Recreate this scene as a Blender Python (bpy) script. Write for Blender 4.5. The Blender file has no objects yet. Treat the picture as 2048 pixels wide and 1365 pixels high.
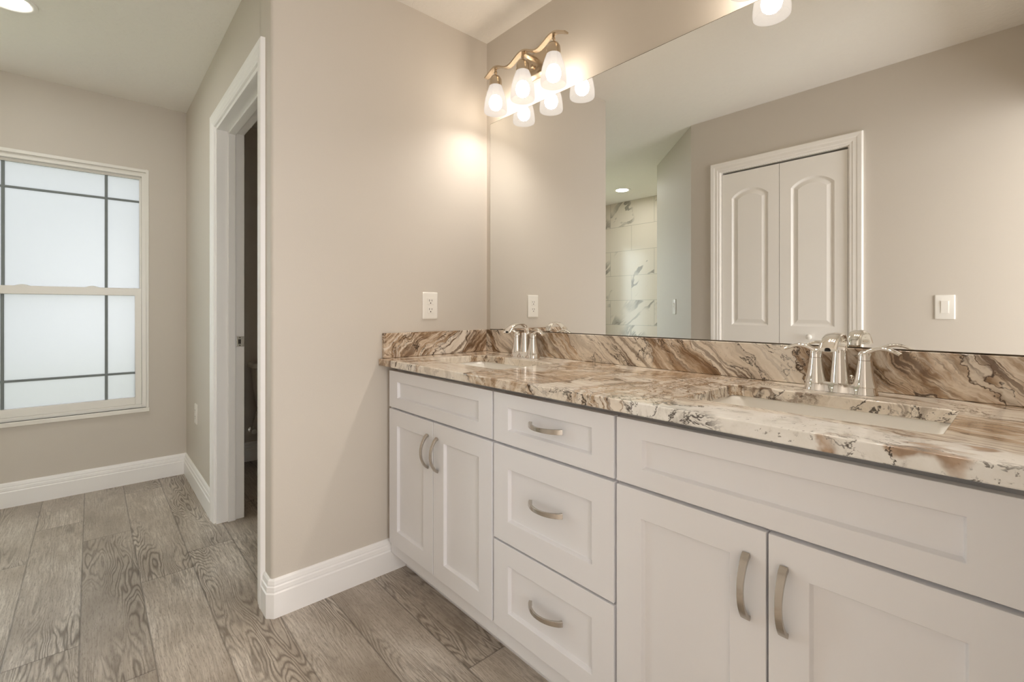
import bpy, bmesh, math
from mathutils import Vector, Matrix
from math import pi, sin, cos

S = bpy.context.scene
C = S.collection

# ------------------------------------------------------------------ camera
cam = bpy.data.cameras.new('camera')
cam.sensor_width = 36.0
cam.lens = 939.2 / 2048 * 36.0
cam.shift_y = -(682.5 - 618.8) / 2048
cam.clip_start = 0.02
camo = bpy.data.objects.new('camera', cam)
C.objects.link(camo)
camo.location = (1.8354, -1.4772, 1.1102)
camo.rotation_euler = (pi / 2, 0, pi / 2 - 0.7311)
S.camera = camo

# ------------------------------------------------------------------ light
world = bpy.data.worlds.new('sky')
S.world = world
world.use_nodes = True
wn = world.node_tree
bg = wn.nodes['Background']
bg.inputs[0].default_value = (0.90, 0.96, 1.0, 1)
bg.inputs[1].default_value = 5.6


def area(name, loc, rot, sx, sy, power, col):
    d = bpy.data.lights.new(name, 'AREA')
    d.shape = 'RECTANGLE'
    d.size = sx
    d.size_y = sy
    d.energy = power
    d.color = col
    o = bpy.data.objects.new(name, d)
    C.objects.link(o)
    o.location = loc
    o.rotation_euler = rot
    return o


# added fill lamp beyond the unseen entrance doorway, standing in for daylight there
area('entrance_fill', (3.25, -1.3, 1.35), (0, pi / 2, 0), 2.0, 1.6, 47, (0.98, 0.98, 1.0))
BULB = 138.0
SHADE = 0.52
CAN = 60.0

S.view_settings.view_transform = 'Standard'
S.view_settings.look = 'None'
S.view_settings.gamma = 1
S.view_settings.use_curve_mapping = False
S.view_settings.exposure = 0.66
S.cycles.max_bounces = 12
S.cycles.diffuse_bounces = 7
S.cycles.glossy_bounces = 6
S.cycles.transmission_bounces = 8
S.cycles.sample_clamp_indirect = 6.0
S.cycles.caustics_reflective = False
S.cycles.caustics_refractive = False
S.cycles.use_denoising = True

H = 2.44          # ceiling
YD = -0.9947      # face of the wall with the toilet-room doorway
XW = -2.01        # window wall
YS = -1.77        # closet wall
XE = 1.90         # wall at the right end of the vanity
ZC = 0.904        # counter top
XDL, XDR, ZDH = -1.0, -0.142, 2.055   # toilet doorway


# ------------------------------------------------------------------ materials
class NT:
    def __init__(self, name):
        self.m = bpy.data.materials.new(name)
        self.m.use_nodes = True
        self.t = self.m.node_tree
        self.b = self.t.nodes['Principled BSDF']
        self.out = self.t.nodes['Material Output']

    def n(self, typ, **kw):
        nd = self.t.nodes.new(typ)
        for k, v in kw.items():
            setattr(nd, k, v)
        return nd

    def l(self, a, b):
        self.t.links.new(a, b)

    def val(self, sock, x):
        if hasattr(x, 'is_output'):
            self.l(x, sock)
        else:
            sock.default_value = x

    def math(self, op, a, b=0.0, c=0.0):
        nd = self.n('ShaderNodeMath', operation=op)
        for i, x in enumerate((a, b, c)):
            self.val(nd.inputs[i], x)
        return nd.outputs[0]

    def vmath(self, op, a, b=(0, 0, 0)):
        nd = self.n('ShaderNodeVectorMath', operation=op)
        self.val(nd.inputs[0], a)
        self.val(nd.inputs[1], b)
        return nd.outputs['Value'] if op == 'DOT_PRODUCT' else nd.outputs[0]

    def scale(self, v, s):
        nd = self.n('ShaderNodeVectorMath', operation='SCALE')
        self.val(nd.inputs[0], v)
        nd.inputs['Scale'].default_value = s
        return nd.outputs[0]

    def comb(self, x, y, z):
        nd = self.n('ShaderNodeCombineXYZ')
        for i, v in enumerate((x, y, z)):
            self.val(nd.inputs[i], v)
        return nd.outputs[0]

    def noise(self, vec, scale=1.0, detail=2.0, rough=0.5, dist=0.0, color=False):
        nd = self.n('ShaderNodeTexNoise')
        self.l(vec, nd.inputs['Vector'])
        nd.inputs['Scale'].default_value = scale
        nd.inputs['Detail'].default_value = detail
        nd.inputs['Roughness'].default_value = rough
        nd.inputs['Distortion'].default_value = dist
        return nd.outputs['Color' if color else 'Fac']

    def ramp(self, fac, stops, interp='LINEAR'):
        nd = self.n('ShaderNodeValToRGB')
        r = nd.color_ramp
        r.interpolation = interp
        while len(r.elements) < len(stops):
            r.elements.new(0.5)
        for e, (p, c) in zip(r.elements, stops):
            e.position = p
            if not isinstance(c, (tuple, list)):
                c = (c, c, c)
            e.color = (c[0], c[1], c[2], 1)
        self.l(fac, nd.inputs[0])
        return nd.outputs[0]

    def mix(self, fac, a, b, blend='MIX'):
        nd = self.n('ShaderNodeMix', data_type='RGBA', blend_type=blend)
        self.val(nd.inputs[0], fac)
        for s, x in ((nd.inputs[6], a), (nd.inputs[7], b)):
            if isinstance(x, (tuple, list)):
                x = (x[0], x[1], x[2], 1)
            self.val(s, x)
        return nd.outputs[2]

    def coord(self):
        return self.n('ShaderNodeTexCoord').outputs['Object']

    def bump(self, h, strength, dist):
        nd = self.n('ShaderNodeBump')
        nd.inputs['Strength'].default_value = strength
        nd.inputs['Distance'].default_value = dist
        self.l(h, nd.inputs['Height'])
        self.l(nd.outputs[0], self.b.inputs['Normal'])

    def set(self, **kw):
        for k, v in kw.items():
            k = {'base': 'Base Color', 'rough': 'Roughness', 'metal': 'Metallic', 'spec': 'Specular IOR Level',
                 'coat': 'Coat Weight', 'coatr': 'Coat Roughness'}[k]
            if isinstance(v, tuple):
                v = (*v, 1)
            self.val(self.b.inputs[k], v)
        return self


def srgb(r, g, b):
    f = lambda c: (c / 255 / 12.92) if c <= 10 else ((c / 255 + 0.055) / 1.055) ** 2.4
    return (f(r), f(g), f(b))


def simple(name, base, rough=0.5, **kw):
    return NT(name).set(base=base, rough=rough, **kw).m


def paint(name, base, rough, bscale, bstr, bdist, det=3):
    t = NT(name).set(rough=rough)
    co = t.coord()
    v = t.noise(co, 1.3, 2)
    k = tuple(min(1, c * 1.03) for c in base)
    t.set(base=t.mix(v, tuple(c * 0.97 for c in base), k))
    t.bump(t.noise(co, bscale, det, 0.55), bstr, bdist)
    return t.m


def knockdown(name, base):
    t = NT(name).set(base=base, rough=0.8)
    co = t.coord()
    h = t.ramp(t.noise(co, 26, 4, 0.6, 0.6), [(0.42, 0.0), (0.52, 1.0)])
    t.bump(h, 0.22, 0.004)
    return t.m


WALL = srgb(208, 201, 191)
M_WALL = paint('wall_paint', WALL, 0.6, 190, 0.10, 0.002)
M_CEIL = knockdown('ceiling_paint', srgb(240, 237, 231))
M_TRIM = simple('trim_paint', srgb(247, 246, 245), 0.35)
M_CAB = paint('cabinet_paint', srgb(232, 232, 235), 0.38, 240, 0.02, 0.001)
M_DOORW = simple('white_door_paint', srgb(246, 243, 238), 0.4)
M_PLASTIC = simple('white_plastic', srgb(238, 235, 228), 0.3)
M_SLOT = simple('dark_slot', srgb(60, 52, 46), 0.6)
M_DARK = simple('closet_shade', srgb(40, 32, 26), 0.9)  # near-black paint stands in for the shade inside the closet
M_CHROME = simple('chrome', (0.86, 0.84, 0.81), 0.06, metal=1.0)
M_PORC = simple('porcelain', srgb(240, 238, 233), 0.12, coat=0.4)
M_VINYL = simple('window_vinyl', srgb(236, 234, 228), 0.35)
M_MUNTIN = simple('grille_bars', srgb(120, 128, 128), 0.5)
M_SILL = simple('sill_stone', srgb(235, 232, 224), 0.2)
M_RUBBER = simple('aerator_black', srgb(25, 24, 23), 0.5)
M_CAULK = simple('caulk', srgb(225, 214, 198), 0.6)


def brushed(name, base, rough):
    t = NT(name).set(base=base, metal=1.0, rough=rough)
    co = t.coord()
    mp = t.vmath('MULTIPLY', co, (40, 40, 900))
    t.bump(t.noise(mp, 1.0, 2), 0.05, 0.0005)
    return t.m


M_NICKEL = brushed('brushed_nickel', (0.52, 0.48, 0.43), 0.27)
M_NICKELW = brushed('warm_brushed_nickel', (0.58, 0.49, 0.38), 0.25)


def emission(name, col, strength):
    t = NT(name)
    e = t.n('ShaderNodeEmission')
    e.inputs[0].default_value = (*col, 1)
    e.inputs[1].default_value = strength
    t.l(e.outputs[0], t.out.inputs[0])
    return t.m


M_BULB = emission('lit_bulb', (1.0, 0.91, 0.81), BULB)
M_CAN = emission('lit_downlight', (1.0, 0.98, 0.95), CAN)


def shade_glass():
    t = NT('frosted_shade_glass')
    tr = t.n('ShaderNodeBsdfTranslucent')
    tr.inputs[0].default_value = (0.008, 0.0075, 0.007, 1)
    df = t.n('ShaderNodeBsdfDiffuse')
    df.inputs[0].default_value = (0.008, 0.0075, 0.007, 1)
    m1 = t.n('ShaderNodeMixShader')
    m1.inputs[0].default_value = 0.35
    t.l(tr.outputs[0], m1.inputs[1])
    t.l(df.outputs[0], m1.inputs[2])
    em = t.n('ShaderNodeEmission')
    em.inputs[0].default_value = (1.0, 0.89, 0.79, 1)
    em.inputs[1].default_value = SHADE
    ad = t.n('ShaderNodeAddShader')
    t.l(m1.outputs[0], ad.inputs[0])
    t.l(em.outputs[0], ad.inputs[1])
    tp = t.n('ShaderNodeBsdfTransparent')
    tp.inputs[0].default_value = (1.0, 0.97, 0.93, 1)
    m2 = t.n('ShaderNodeMixShader')
    m2.inputs[0].default_value = 0.36
    t.l(ad.outputs[0], m2.inputs[1])
    t.l(tp.outputs[0], m2.inputs[2])
    t.l(m2.outputs[0], t.out.inputs[0])
    return t.m


M_SHADE = shade_glass()


def frosted_pane():
    t = NT('frosted_window_glass')
    tr = t.n('ShaderNodeBsdfTranslucent')
    tr.inputs[0].default_value = (0.400, 0.397, 0.403, 1)
    rf = t.n('ShaderNodeBsdfRefraction')
    rf.inputs['Color'].default_value = (0.404, 0.401, 0.408, 1)
    rf.inputs['Roughness'].default_value = 0.55
    rf.inputs['IOR'].default_value = 1.15
    m1 = t.n('ShaderNodeMixShader')
    m1.inputs[0].default_value = 0.35
    t.l(tr.outputs[0], m1.inputs[1])
    t.l(rf.outputs[0], m1.inputs[2])
    gl = t.n('ShaderNodeBsdfGlossy')
    gl.inputs['Roughness'].default_value = 0.3
    m2 = t.n('ShaderNodeMixShader')
    m2.inputs[0].default_value = 0.05
    t.l(m1.outputs[0], m2.inputs[1])
    t.l(gl.outputs[0], m2.inputs[2])
    t.l(m2.outputs[0], t.out.inputs[0])
    return t.m


M_PANE = frosted_pane()


def clear_pane():
    t = NT('added_clear_glass')
    tp = t.n('ShaderNodeBsdfTransparent')
    tp.inputs[0].default_value = (0.9, 0.92, 0.91, 1)
    gl = t.n('ShaderNodeBsdfGlossy')
    gl.inputs['Roughness'].default_value = 0.0
    m = t.n('ShaderNodeMixShader')
    m.inputs[0].default_value = 0.06
    t.l(tp.outputs[0], m.inputs[1])
    t.l(gl.outputs[0], m.inputs[2])
    t.l(m.outputs[0], t.out.inputs[0])
    return t.m


M_CLEAR = clear_pane()


def mirror_mat():
    t = NT('mirror_silver')
    t.set(base=(0.93, 0.94, 0.93), metal=1.0, rough=0.0)
    return t.m


M_MIRROR = mirror_mat()
M_MEDGE = simple('mirror_glass_edge', srgb(92, 82, 66), 0.3)


def floor_mat():
    t = NT('oak_plank_floor')
    co = t.coord()
    sx = t.n('ShaderNodeSeparateXYZ')
    t.l(co, sx.inputs[0])
    X, Y = sx.outputs[0], sx.outputs[1]
    W, L = 0.179, 1.22
    yr = t.math('DIVIDE', t.math('ADD', Y, 1.505), W)
    k = t.math('FLOOR', yr)
    fy = t.math('SUBTRACT', yr, k)
    wn_ = t.n('ShaderNodeTexWhiteNoise', noise_dimensions='1D')
    t.l(k, wn_.inputs['W'])
    off = t.math('MULTIPLY', wn_.outputs['Value'], L)
    for kk, o in ((-2, -1.1), (-1, -0.27), (0, 0.025), (1, -0.585), (2, -0.75), (3, -0.12)):
        is_k = t.math('COMPARE', k, float(kk), 0.2)
        # off = off*(1-is)+o*is
        off = t.math('ADD', t.math('MULTIPLY', off, t.math('SUBTRACT', 1.0, is_k)), t.math('MULTIPLY', is_k, o))
    xr = t.math('DIVIDE', t.math('SUBTRACT', X, off), L)
    j = t.math('FLOOR', xr)
    fx = t.math('SUBTRACT', xr, j)
    pid = t.n('ShaderNodeTexWhiteNoise', noise_dimensions='2D')
    t.l(t.comb(k, j, 0.0), pid.inputs['Vector'])
    rnd = pid.outputs['Color']
    shift = t.vmath('MULTIPLY', rnd, (37.0, 53.0, 29.0))
    # seams
    ey = t.math('MULTIPLY', t.math('MINIMUM', fy, t.math('SUBTRACT', 1.0, fy)), W)
    ex = t.math('MULTIPLY', t.math('MINIMUM', fx, t.math('SUBTRACT', 1.0, fx)), L)
    edge = t.math('MINIMUM', ey, ex)
    seam = t.ramp(edge, [(0.0, 1.0), (0.0022, 0.0)])
    # cathedral grain: contour lines of a stretched noise field
    v = t.vmath('ADD', t.comb(X, Y, 0.0), shift)
    warp = t.scale(t.vmath('SUBTRACT', t.noise(v, 5.0, 2, color=True), (0.5, 0.5, 0.5)), 0.022)
    vw = t.vmath('ADD', v, warp)
    fld = t.noise(t.vmath('MULTIPLY', vw, (1.0, 8.0, 1.0)), 1.0, 2.5, 0.5)
    rings = t.math('SINE', t.math('MULTIPLY', fld, 230.0))
    rings = t.math('MULTIPLY_ADD', rings, 0.5, 0.5)
    rings = t.math('POWER', rings, 2.2)
    zone = t.ramp(t.noise(t.vmath('MULTIPLY', vw, (1.3, 5.0, 1.0)), 1.0, 1), [(0.47, 0.04), (0.63, 1.0)])
    fibre = t.noise(t.vmath('MULTIPLY', vw, (9.0, 190.0, 1.0)), 1.0, 3, 0.65)
    fine = t.ramp(t.noise(t.vmath('MULTIPLY', vw, (28.0, 420.0, 1.0)), 1.0, 2), [(0.35, 0.0), (0.7, 1.0)])
    blot = t.noise(t.vmath('MULTIPLY', vw, (2.2, 5.0, 1.0)), 1.0, 4, 0.6)
    sep = t.n('ShaderNodeSeparateColor')
    t.l(rnd, sep.inputs[0])
    base = t.ramp(blot, [(0.30, srgb(150, 138, 124)), (0.5, srgb(198, 188, 175)), (0.68, srgb(230, 222, 211))])
    tone = t.math('MULTIPLY_ADD', sep.outputs[2], 0.22, 0.89)
    base = t.mix(1.0, base, t.comb(tone, tone, tone), 'MULTIPLY')
    base = t.mix(t.ramp(fibre, [(0.38, 0.05), (0.62, 0.75)]), base, srgb(152, 140, 127))
    base = t.mix(t.math('MULTIPLY', fine, 0.28), base, srgb(190, 178, 163))
    pore = t.ramp(t.noise(t.vmath('MULTIPLY', vw, (45.0, 330.0, 1.0)), 1.0, 2, 0.6), [(0.56, 0.0), (0.63, 1.0)])
    base = t.mix(t.math('MULTIPLY', pore, 0.4), base, srgb(112, 98, 84))
    gr = t.math('MULTIPLY', rings, zone)
    base = t.mix(t.math('MULTIPLY', gr, 0.70), base, srgb(84, 72, 60))
    # knots
    kn = t.n('ShaderNodeTexVoronoi')
    t.l(t.vmath('MULTIPLY', vw, (1.6, 5.2, 1.0)), kn.inputs['Vector'])
    kn.inputs['Scale'].default_value = 1.0
    knot = t.ramp(kn.outputs['Distance'], [(0.03, 0.9), (0.13, 0.0)])
    base = t.mix(t.math('MULTIPLY', knot, 0.5), base, srgb(84, 72, 60))
    base = t.mix(t.math('MULTIPLY', seam, 0.6), base, srgb(70, 60, 52))
    t.set(base=base)
    hgt = t.math('SUBTRACT', t.math('MULTIPLY', gr, -0.7), t.math('MULTIPLY', fibre, 0.35))
    hgt = t.math('SUBTRACT', hgt, seam)
    t.bump(hgt, 0.25, 0.0015)
    rough = t.math('MULTIPLY_ADD', gr, 0.12, 0.32)
    t.set(rough=rough)
    return t.m


M_FLOOR = floor_mat()


def stone(name, nvec, dvec, zone_dir, zones, seed=0.0, third=5.0, warp=0.17, white=None, patchy=None):
    """polished quartzite: flowing brown / cream / grey bands with dark cracks"""
    t = NT(name)
    co = t.coord()
    n = Vector(nvec).normalized()
    d = Vector(dvec).normalized()
    e = n.cross(d)
    P0 = t.comb(t.vmath('DOT_PRODUCT', co, tuple(n)), t.vmath('DOT_PRODUCT', co, tuple(d)),
                t.vmath('DOT_PRODUCT', co, tuple(e)))
    P = t.vmath('ADD', P0, (seed, seed * 1.7, seed * 0.6))
    c5 = (0.5, 0.5, 0.5)
    calm = t.math('MULTIPLY_ADD', t.noise(P, 1.9, 1), 3.2, -0.75)
    calm = t.math('MAXIMUM', calm, 0.25)
    w1 = t.vmath('SUBTRACT', t.noise(P, 3.4, 3, 0.5, color=True), c5)
    w1 = t.vmath('MULTIPLY', w1, t.comb(calm, calm, calm))
    w2 = t.vmath('SUBTRACT', t.noise(P, 13.0, 4, 0.6, color=True), c5)
    P1 = t.vmath('ADD', t.vmath('ADD', P, t.scale(w1, warp)), t.scale(w2, 0.035))
    # where the slab runs pale and where it runs brown
    zc = t.vmath('DOT_PRODUCT', t.vmath('ADD', co, t.scale(t.vmath('ADD', w1, w2), 0.10)), zone_dir)
    zone = t.ramp(t.math('MULTIPLY', zc, 0.5), [(p / 2.0, v) for p, v in zones])
    # banded where calm, broken into patches elsewhere
    stretch = t.vmath('MULTIPLY', P1, (9.0, 2.2, third))
    fine = t.vmath('MULTIPLY', P1, (70, 3.2, 9.0))
    if patchy is not None:
        pf = t.ramp(t.math('MULTIPLY', zc, 0.5), [(p / 2.0, v) for p, v in patchy])
        mv = t.n('ShaderNodeMix', data_type='VECTOR')
        t.l(pf, mv.inputs[0])
        t.l(stretch, mv.inputs[4])
        t.l(t.vmath('ADD', t.vmath('MULTIPLY', P1, (5.2, 4.6, third)), (0.4, 0.2, 0.0)), mv.inputs[5])
        stretch = mv.outputs[1]
    # brown family
    big = t.noise(stretch, 1.0, 5, 0.6, 0.2)
    brown = t.ramp(big, [(0.30, srgb(98, 74, 50)), (0.38, srgb(150, 122, 93)), (0.43, srgb(200, 180, 157)),
                         (0.465, srgb(228, 215, 198)), (0.50, srgb(190, 166, 140)), (0.54, srgb(148, 120, 92)),
                         (0.58, srgb(208, 188, 165)), (0.63, srgb(172, 146, 119)), (0.70, srgb(224, 214, 199))])
    # pale family
    pn = t.noise(t.vmath('MULTIPLY', P1, (14.0, 3.0, 5.0)), 1.0, 6, 0.68)
    pale = t.ramp(pn, [(0.30, srgb(190, 177, 160)), (0.42, srgb(219, 208, 193)), (0.55, srgb(236, 227, 214)), (0.72, srgb(245, 240, 232))])
    zb = t.math('ADD', zone, t.math('MULTIPLY', t.math('SUBTRACT', t.noise(t.scale(stretch, 0.8), 1.0, 4, 0.55), 0.5), 1.7))
    zm = t.ramp(zb, [(0.44, 0.0), (0.54, 1.0)])
    col = t.mix(zm, brown, pale)
    # dark rim where the two meet
    rim = t.ramp(t.math('ABSOLUTE', t.math('SUBTRACT', zb, 0.47)), [(0.008, 0.95), (0.026, 0.0)])
    rim = t.math('MULTIPLY', rim, t.ramp(t.noise(P, 6.0, 2), [(0.38, 0.1), (0.50, 1.0)]))
    col = t.mix(rim, col, srgb(74, 54, 36))
    # long streaks
    st = t.noise(fine, 1.0, 5, 0.7)
    sm = t.ramp(t.noise(t.vmath('MULTIPLY', P1, (6, 1.2, 2)), 1.0, 2), [(0.40, 0.25), (0.60, 1.0)])
    if patchy is not None:
        sm = t.math('MULTIPLY', sm, t.math('MULTIPLY_ADD', pf, -0.8, 1.0))
    col = t.mix(t.math('MULTIPLY', t.ramp(st, [(0.51, 0.0), (0.59, 0.95)]), sm), col, srgb(104, 80, 60))
    col = t.mix(t.ramp(st, [(0.36, 0.8), (0.46, 0.0)]), col, srgb(232, 223, 210))
    if white is not None:
        # milky quartz bodies near a spot of the slab
        wc, wr = white
        dist = t.n('ShaderNodeVectorMath', operation='DISTANCE')
        t.l(t.vmath('MULTIPLY', t.vmath('ADD', co, t.scale(t.vmath('ADD', w1, w2), 0.16)), wr), dist.inputs[0])
        dist.inputs[1].default_value = tuple(a * b for a, b in zip(wc, wr))
        wf = t.ramp(dist.outputs['Value'], [(0.86, 0.95), (0.96, 0.0)])
        hole = t.ramp(t.noise(t.vmath('MULTIPLY', P1, (6.0, 3.4, 3.0)), 1.0, 3), [(0.565, 1.0), (0.585, 0.0)])
        milk = t.ramp(t.noise(P1, 17.0, 5, 0.65), [(0.30, srgb(190, 187, 181)), (0.46, srgb(238, 236, 231)), (0.75, srgb(250, 249, 247))])
        lump = t.ramp(t.noise(P1, 30.0, 4, 0.6), [(0.3, srgb(146, 118, 94)), (0.7, srgb(196, 170, 145))])
        body = t.mix(hole, lump, milk)
        col = t.mix(wf, col, body)
    # cracks
    cr = t.math('ABSOLUTE', t.math('SUBTRACT', t.noise(t.vmath('MULTIPLY', P1, (9.0, 4.0, third * 2)), 1.0, 6, 0.66, 0.6), 0.5))
    cmask = t.ramp(t.noise(P, 5.0, 2), [(0.46, 0.0), (0.58, 1.0)])
    crack = t.math('MULTIPLY', t.ramp(cr, [(0.004, 1.0), (0.013, 0.0)]), cmask)
    col = t.mix(t.math('MULTIPLY', crack, 0.9), col, srgb(54, 42, 32))
    # dark mineral specks
    sp = t.noise(P1, 85.0, 3, 0.7)
    smask = t.ramp(t.noise(P, 8.0, 2), [(0.46, 0.0), (0.62, 1.0)])
    spk = t.math('MULTIPLY', t.ramp(sp, [(0.62, 0.0), (0.68, 1.0)]), smask)
    col = t.mix(t.math('MULTIPLY', spk, 0.7), col, srgb(70, 60, 50))
    t.set(base=col, rough=0.14, coat=0.25, coatr=0.05)
    return t.m


M_TOP = stone('counter_stone', (0.24, 0.97, 0.0), (0.97, -0.24, 0.0), (1.0, -0.15, 0.0),
              [(0.0, 0.30), (0.30, 0.55), (0.58, 0.85), (0.72, 0.45), (0.85, 0.40), (1.12, 0.42), (1.28, 0.50), (1.45, 0.75), (1.95, 0.62)],
              3.1, white=((1.58, -0.62, 0.9), (2.3, 5.6, 2.0)),
              patchy=[(0.0, 0.5), (0.45, 0.9), (1.15, 1.0), (1.35, 0.0)])
ZB = 0.955 * 0.5     # the bands of the backsplash lean, so its zones are read along x + z / 2
M_BSP = stone('backsplash_stone', (0.64, 0.0, 0.77), (0.77, 0.0, -0.64), (0.74, 0.0, 0.5),
              [(ZB + 0.74 * x, v) for x, v in ((0.02, 0.8), (0.06, 0.1), (0.12, 0.8), (0.27, 0.8), (0.33, 0.1), (0.55, 0.1),
                                               (0.63, 0.75), (0.90, 0.7), (0.97, 0.05), (1.12, 0.1), (1.18, 0.9), (1.36, 0.85),
                                               (1.42, 0.1), (1.60, 0.3), (1.66, 0.5), (1.72, 0.05), (1.77, 0.7), (1.82, 0.0))], 7.7)
M_SSP = stone('sidesplash_stone', (0.0, -0.64, 0.77), (0.0, 0.77, 0.64), (0.0, 1.0, 0.0), [(0.0, 0.30), (1.0, 0.30)], 1.4)


def tile_mat():
    t = NT('marble_wall_tile')
    co = t.coord()
    sx = t.n('ShaderNodeSeparateXYZ')
    t.l(co, sx.inputs[0])
    X, Y, Z = sx.outputs
    TW, TH = 0.622, 0.305
    U = t.math('ADD', X, Y)
    zr = t.math('DIVIDE', Z, TH)
    k = t.math('FLOOR', zr)
    fz = t.math('SUBTRACT', zr, k)
    half = t.math('MULTIPLY', t.math('MODULO', k, 2.0), 0.5)
    # rows with odd index carry joints at x = -1.77, -1.146
    xr = t.math('ADD', t.math('DIVIDE', t.math('ADD', U, 1.46 + 3.45), TW), half)
    j = t.math('FLOOR', xr)
    fx = t.math('SUBTRACT', xr, j)
    e = t.math('MINIMUM', t.math('MULTIPLY', t.math('MINIMUM', fx, t.math('SUBTRACT', 1.0, fx)), TW),
               t.math('MULTIPLY', t.math('MINIMUM', fz, t.math('SUBTRACT', 1.0, fz)), TH))
    grout = t.ramp(e, [(0.0018, 1.0), (0.003, 0.0)])
    wn_ = t.n('ShaderNodeTexWhiteNoise', noise_dimensions='2D')
    t.l(t.comb(k, j, 0.0), wn_.inputs['Vector'])
    P = t.vmath('ADD', t.comb(U, Z, 0.0), t.vmath('MULTIPLY', wn_.outputs['Color'], (19.0, 23.0, 11.0)))
    # diagonal veins
    a = t.math('ADD', t.math('MULTIPLY', U, 0.72), t.math('MULTIPLY', Z, -0.7))
    rot = t.comb(t.vmath('DOT_PRODUCT', P, (0.62, -0.78, 0)), t.vmath('DOT_PRODUCT', P, (0.78, 0.62, 0)), 0.0)
    f1 = t.noise(t.vmath('MULTIPLY', rot, (3.2, 1.1, 1)), 1.0, 4, 0.6, 0.4)
    v1 = t.ramp(t.math('ABSOLUTE', t.math('SUBTRACT', f1, 0.56)), [(0.0, 0.65), (0.012, 0.9), (0.026, 0.7), (0.034, 0.0)])
    f2 = t.noise(rot, 2.2, 2)
    v = t.math('MULTIPLY', v1, t.ramp(f2, [(0.44, 0.0), (0.56, 1.0)]))
    col = t.mix(t.math('MULTIPLY', v, 0.9), srgb(220, 211, 197), srgb(118, 114, 105))
    col = t.mix(grout, col, srgb(170, 164, 152))
    t.set(base=col, rough=0.18)
    return t.m


M_TILE = tile_mat()


def ground_mat():
    t = NT('lawn')
    co = t.coord()
    t.set(base=t.ramp(t.noise(co, 3.0, 4), [(0.3, srgb(150, 160, 120)), (0.7, srgb(205, 205, 175))]), rough=0.9)
    return t.m


M_LAWN = ground_mat()


# ------------------------------------------------------------------ mesh helpers
def box(bm, x0, x1, y0, y1, z0, z1):
    vs = [bm.verts.new((x, y, z)) for x in (x0, x1) for y in (y0, y1) for z in (z0, z1)]
    for f in ((0, 1, 3, 2), (4, 6, 7, 5), (0, 4, 5, 1), (2, 3, 7, 6), (0, 2, 6, 4), (1, 5, 7, 3)):
        bm.faces.new([vs[i] for i in f])


def B(*args):
    bm = bmesh.new()
    for a in args:
        box(bm, *a)
    return bm


def prism(bm, poly, z0, z1, ax='z'):
    """polygon (a,b) extruded along an axis"""
    def P(a, b, c):
        return {'z': (a, b, c), 'y': (a, c, b), 'x': (c, a, b)}[ax]
    lo = [bm.verts.new(P(a, b, z0)) for a, b in poly]
    hi = [bm.verts.new(P(a, b, z1)) for a, b in poly]
    n = len(poly)
    bm.faces.new(lo)
    bm.faces.new(hi)
    for i in range(n):
        bm.faces.new((lo[i], lo[(i + 1) % n], hi[(i + 1) % n], hi[i]))


def loft(bm, rings, cap0=True, cap1=True, closed=True):
    R = [[bm.verts.new(p) for p in r] for r in rings]
    n = len(R[0])
    for a, b in zip(R, R[1:]):
        for i in range(n if closed else n - 1):
            bm.faces.new((a[i], a[(i + 1) % n], b[(i + 1) % n], b[i]))
    if cap0:
        bm.faces.new(R[0])
    if cap1:
        bm.faces.new(R[-1])
    return R


def lathe(bm, prof, c=(0, 0, 0), n=32, axis='z', cap0=False, cap1=False):
    rings = []
    for r, h in prof:
        ring = []
        for i in range(n):
            a = 2 * pi * i / n
            u, v = r * cos(a), r * sin(a)
            p = {'z': (u, v, h), 'y': (u, h, v), 'x': (h, u, v)}[axis]
            ring.append((p[0] + c[0], p[1] + c[1], p[2] + c[2]))
        rings.append(ring)
    loft(bm, rings, cap0, cap1)


def sweep(bm, path, prof_fn, up=Vector((0, 0, 1)), side=None):
    """profile (list of (a,b)) swept along a path; a along `side`, b along the local normal"""
    pts = [Vector(p) for p in path]
    rings = []
    for i, p in enumerate(pts):
        t = (pts[min(i + 1, len(pts) - 1)] - pts[max(i - 1, 0)]).normalized()
        s = side if side is not None else t.cross(up).normalized()
        nrm = s.cross(t).normalized()
        rings.append([tuple(p + s * a + nrm * b) for a, b in prof_fn(i / (len(pts) - 1))])
    loft(bm, rings)


def smooth_path(pts, n=8):
    P = [Vector(p) for p in pts]
    P = [P[0] * 2 - P[1]] + P + [P[-1] * 2 - P[-2]]
    out = []
    for i in range(1, len(P) - 2):
        for k in range(n):
            t = k / n
            a, b, c, d = P[i - 1], P[i], P[i + 1], P[i + 2]
            out.append(0.5 * ((2 * b) + (c - a) * t + (2 * a - 5 * b + 4 * c - d) * t * t + (3 * b - a - 3 * c + d) * t ** 3))
    out.append(P[-2])
    return out


def ell(a, b, n=16):
    return [(a * cos(2 * pi * i / n), b * sin(2 * pi * i / n)) for i in range(n)]


def rrect(x0, x1, y0, y1, r, n=5):
    out = []
    for cx, cy, a0 in ((x1 - r, y1 - r, 0), (x0 + r, y1 - r, pi / 2), (x0 + r, y0 + r, pi), (x1 - r, y0 + r, 1.5 * pi)):
        for i in range(n + 1):
            a = a0 + pi / 2 * i / n
            out.append((cx + r * cos(a), cy + r * sin(a)))
    return out


def offset_path(path, d):
    """offset an open 2-D polyline to its right by d, mitred"""
    out = []
    for i, p in enumerate(path):
        p = Vector(p)
        ns = []
        if i > 0:
            t = (p - Vector(path[i - 1])).normalized()
            ns.append(Vector((t.y, -t.x)))
        if i < len(path) - 1:
            t = (Vector(path[i + 1]) - p).normalized()
            ns.append(Vector((t.y, -t.x)))
        n = sum(ns, Vector((0, 0))).normalized()
        out.append(p + n * (d / max(0.3, n.dot(ns[0]))))
    return out


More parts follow.
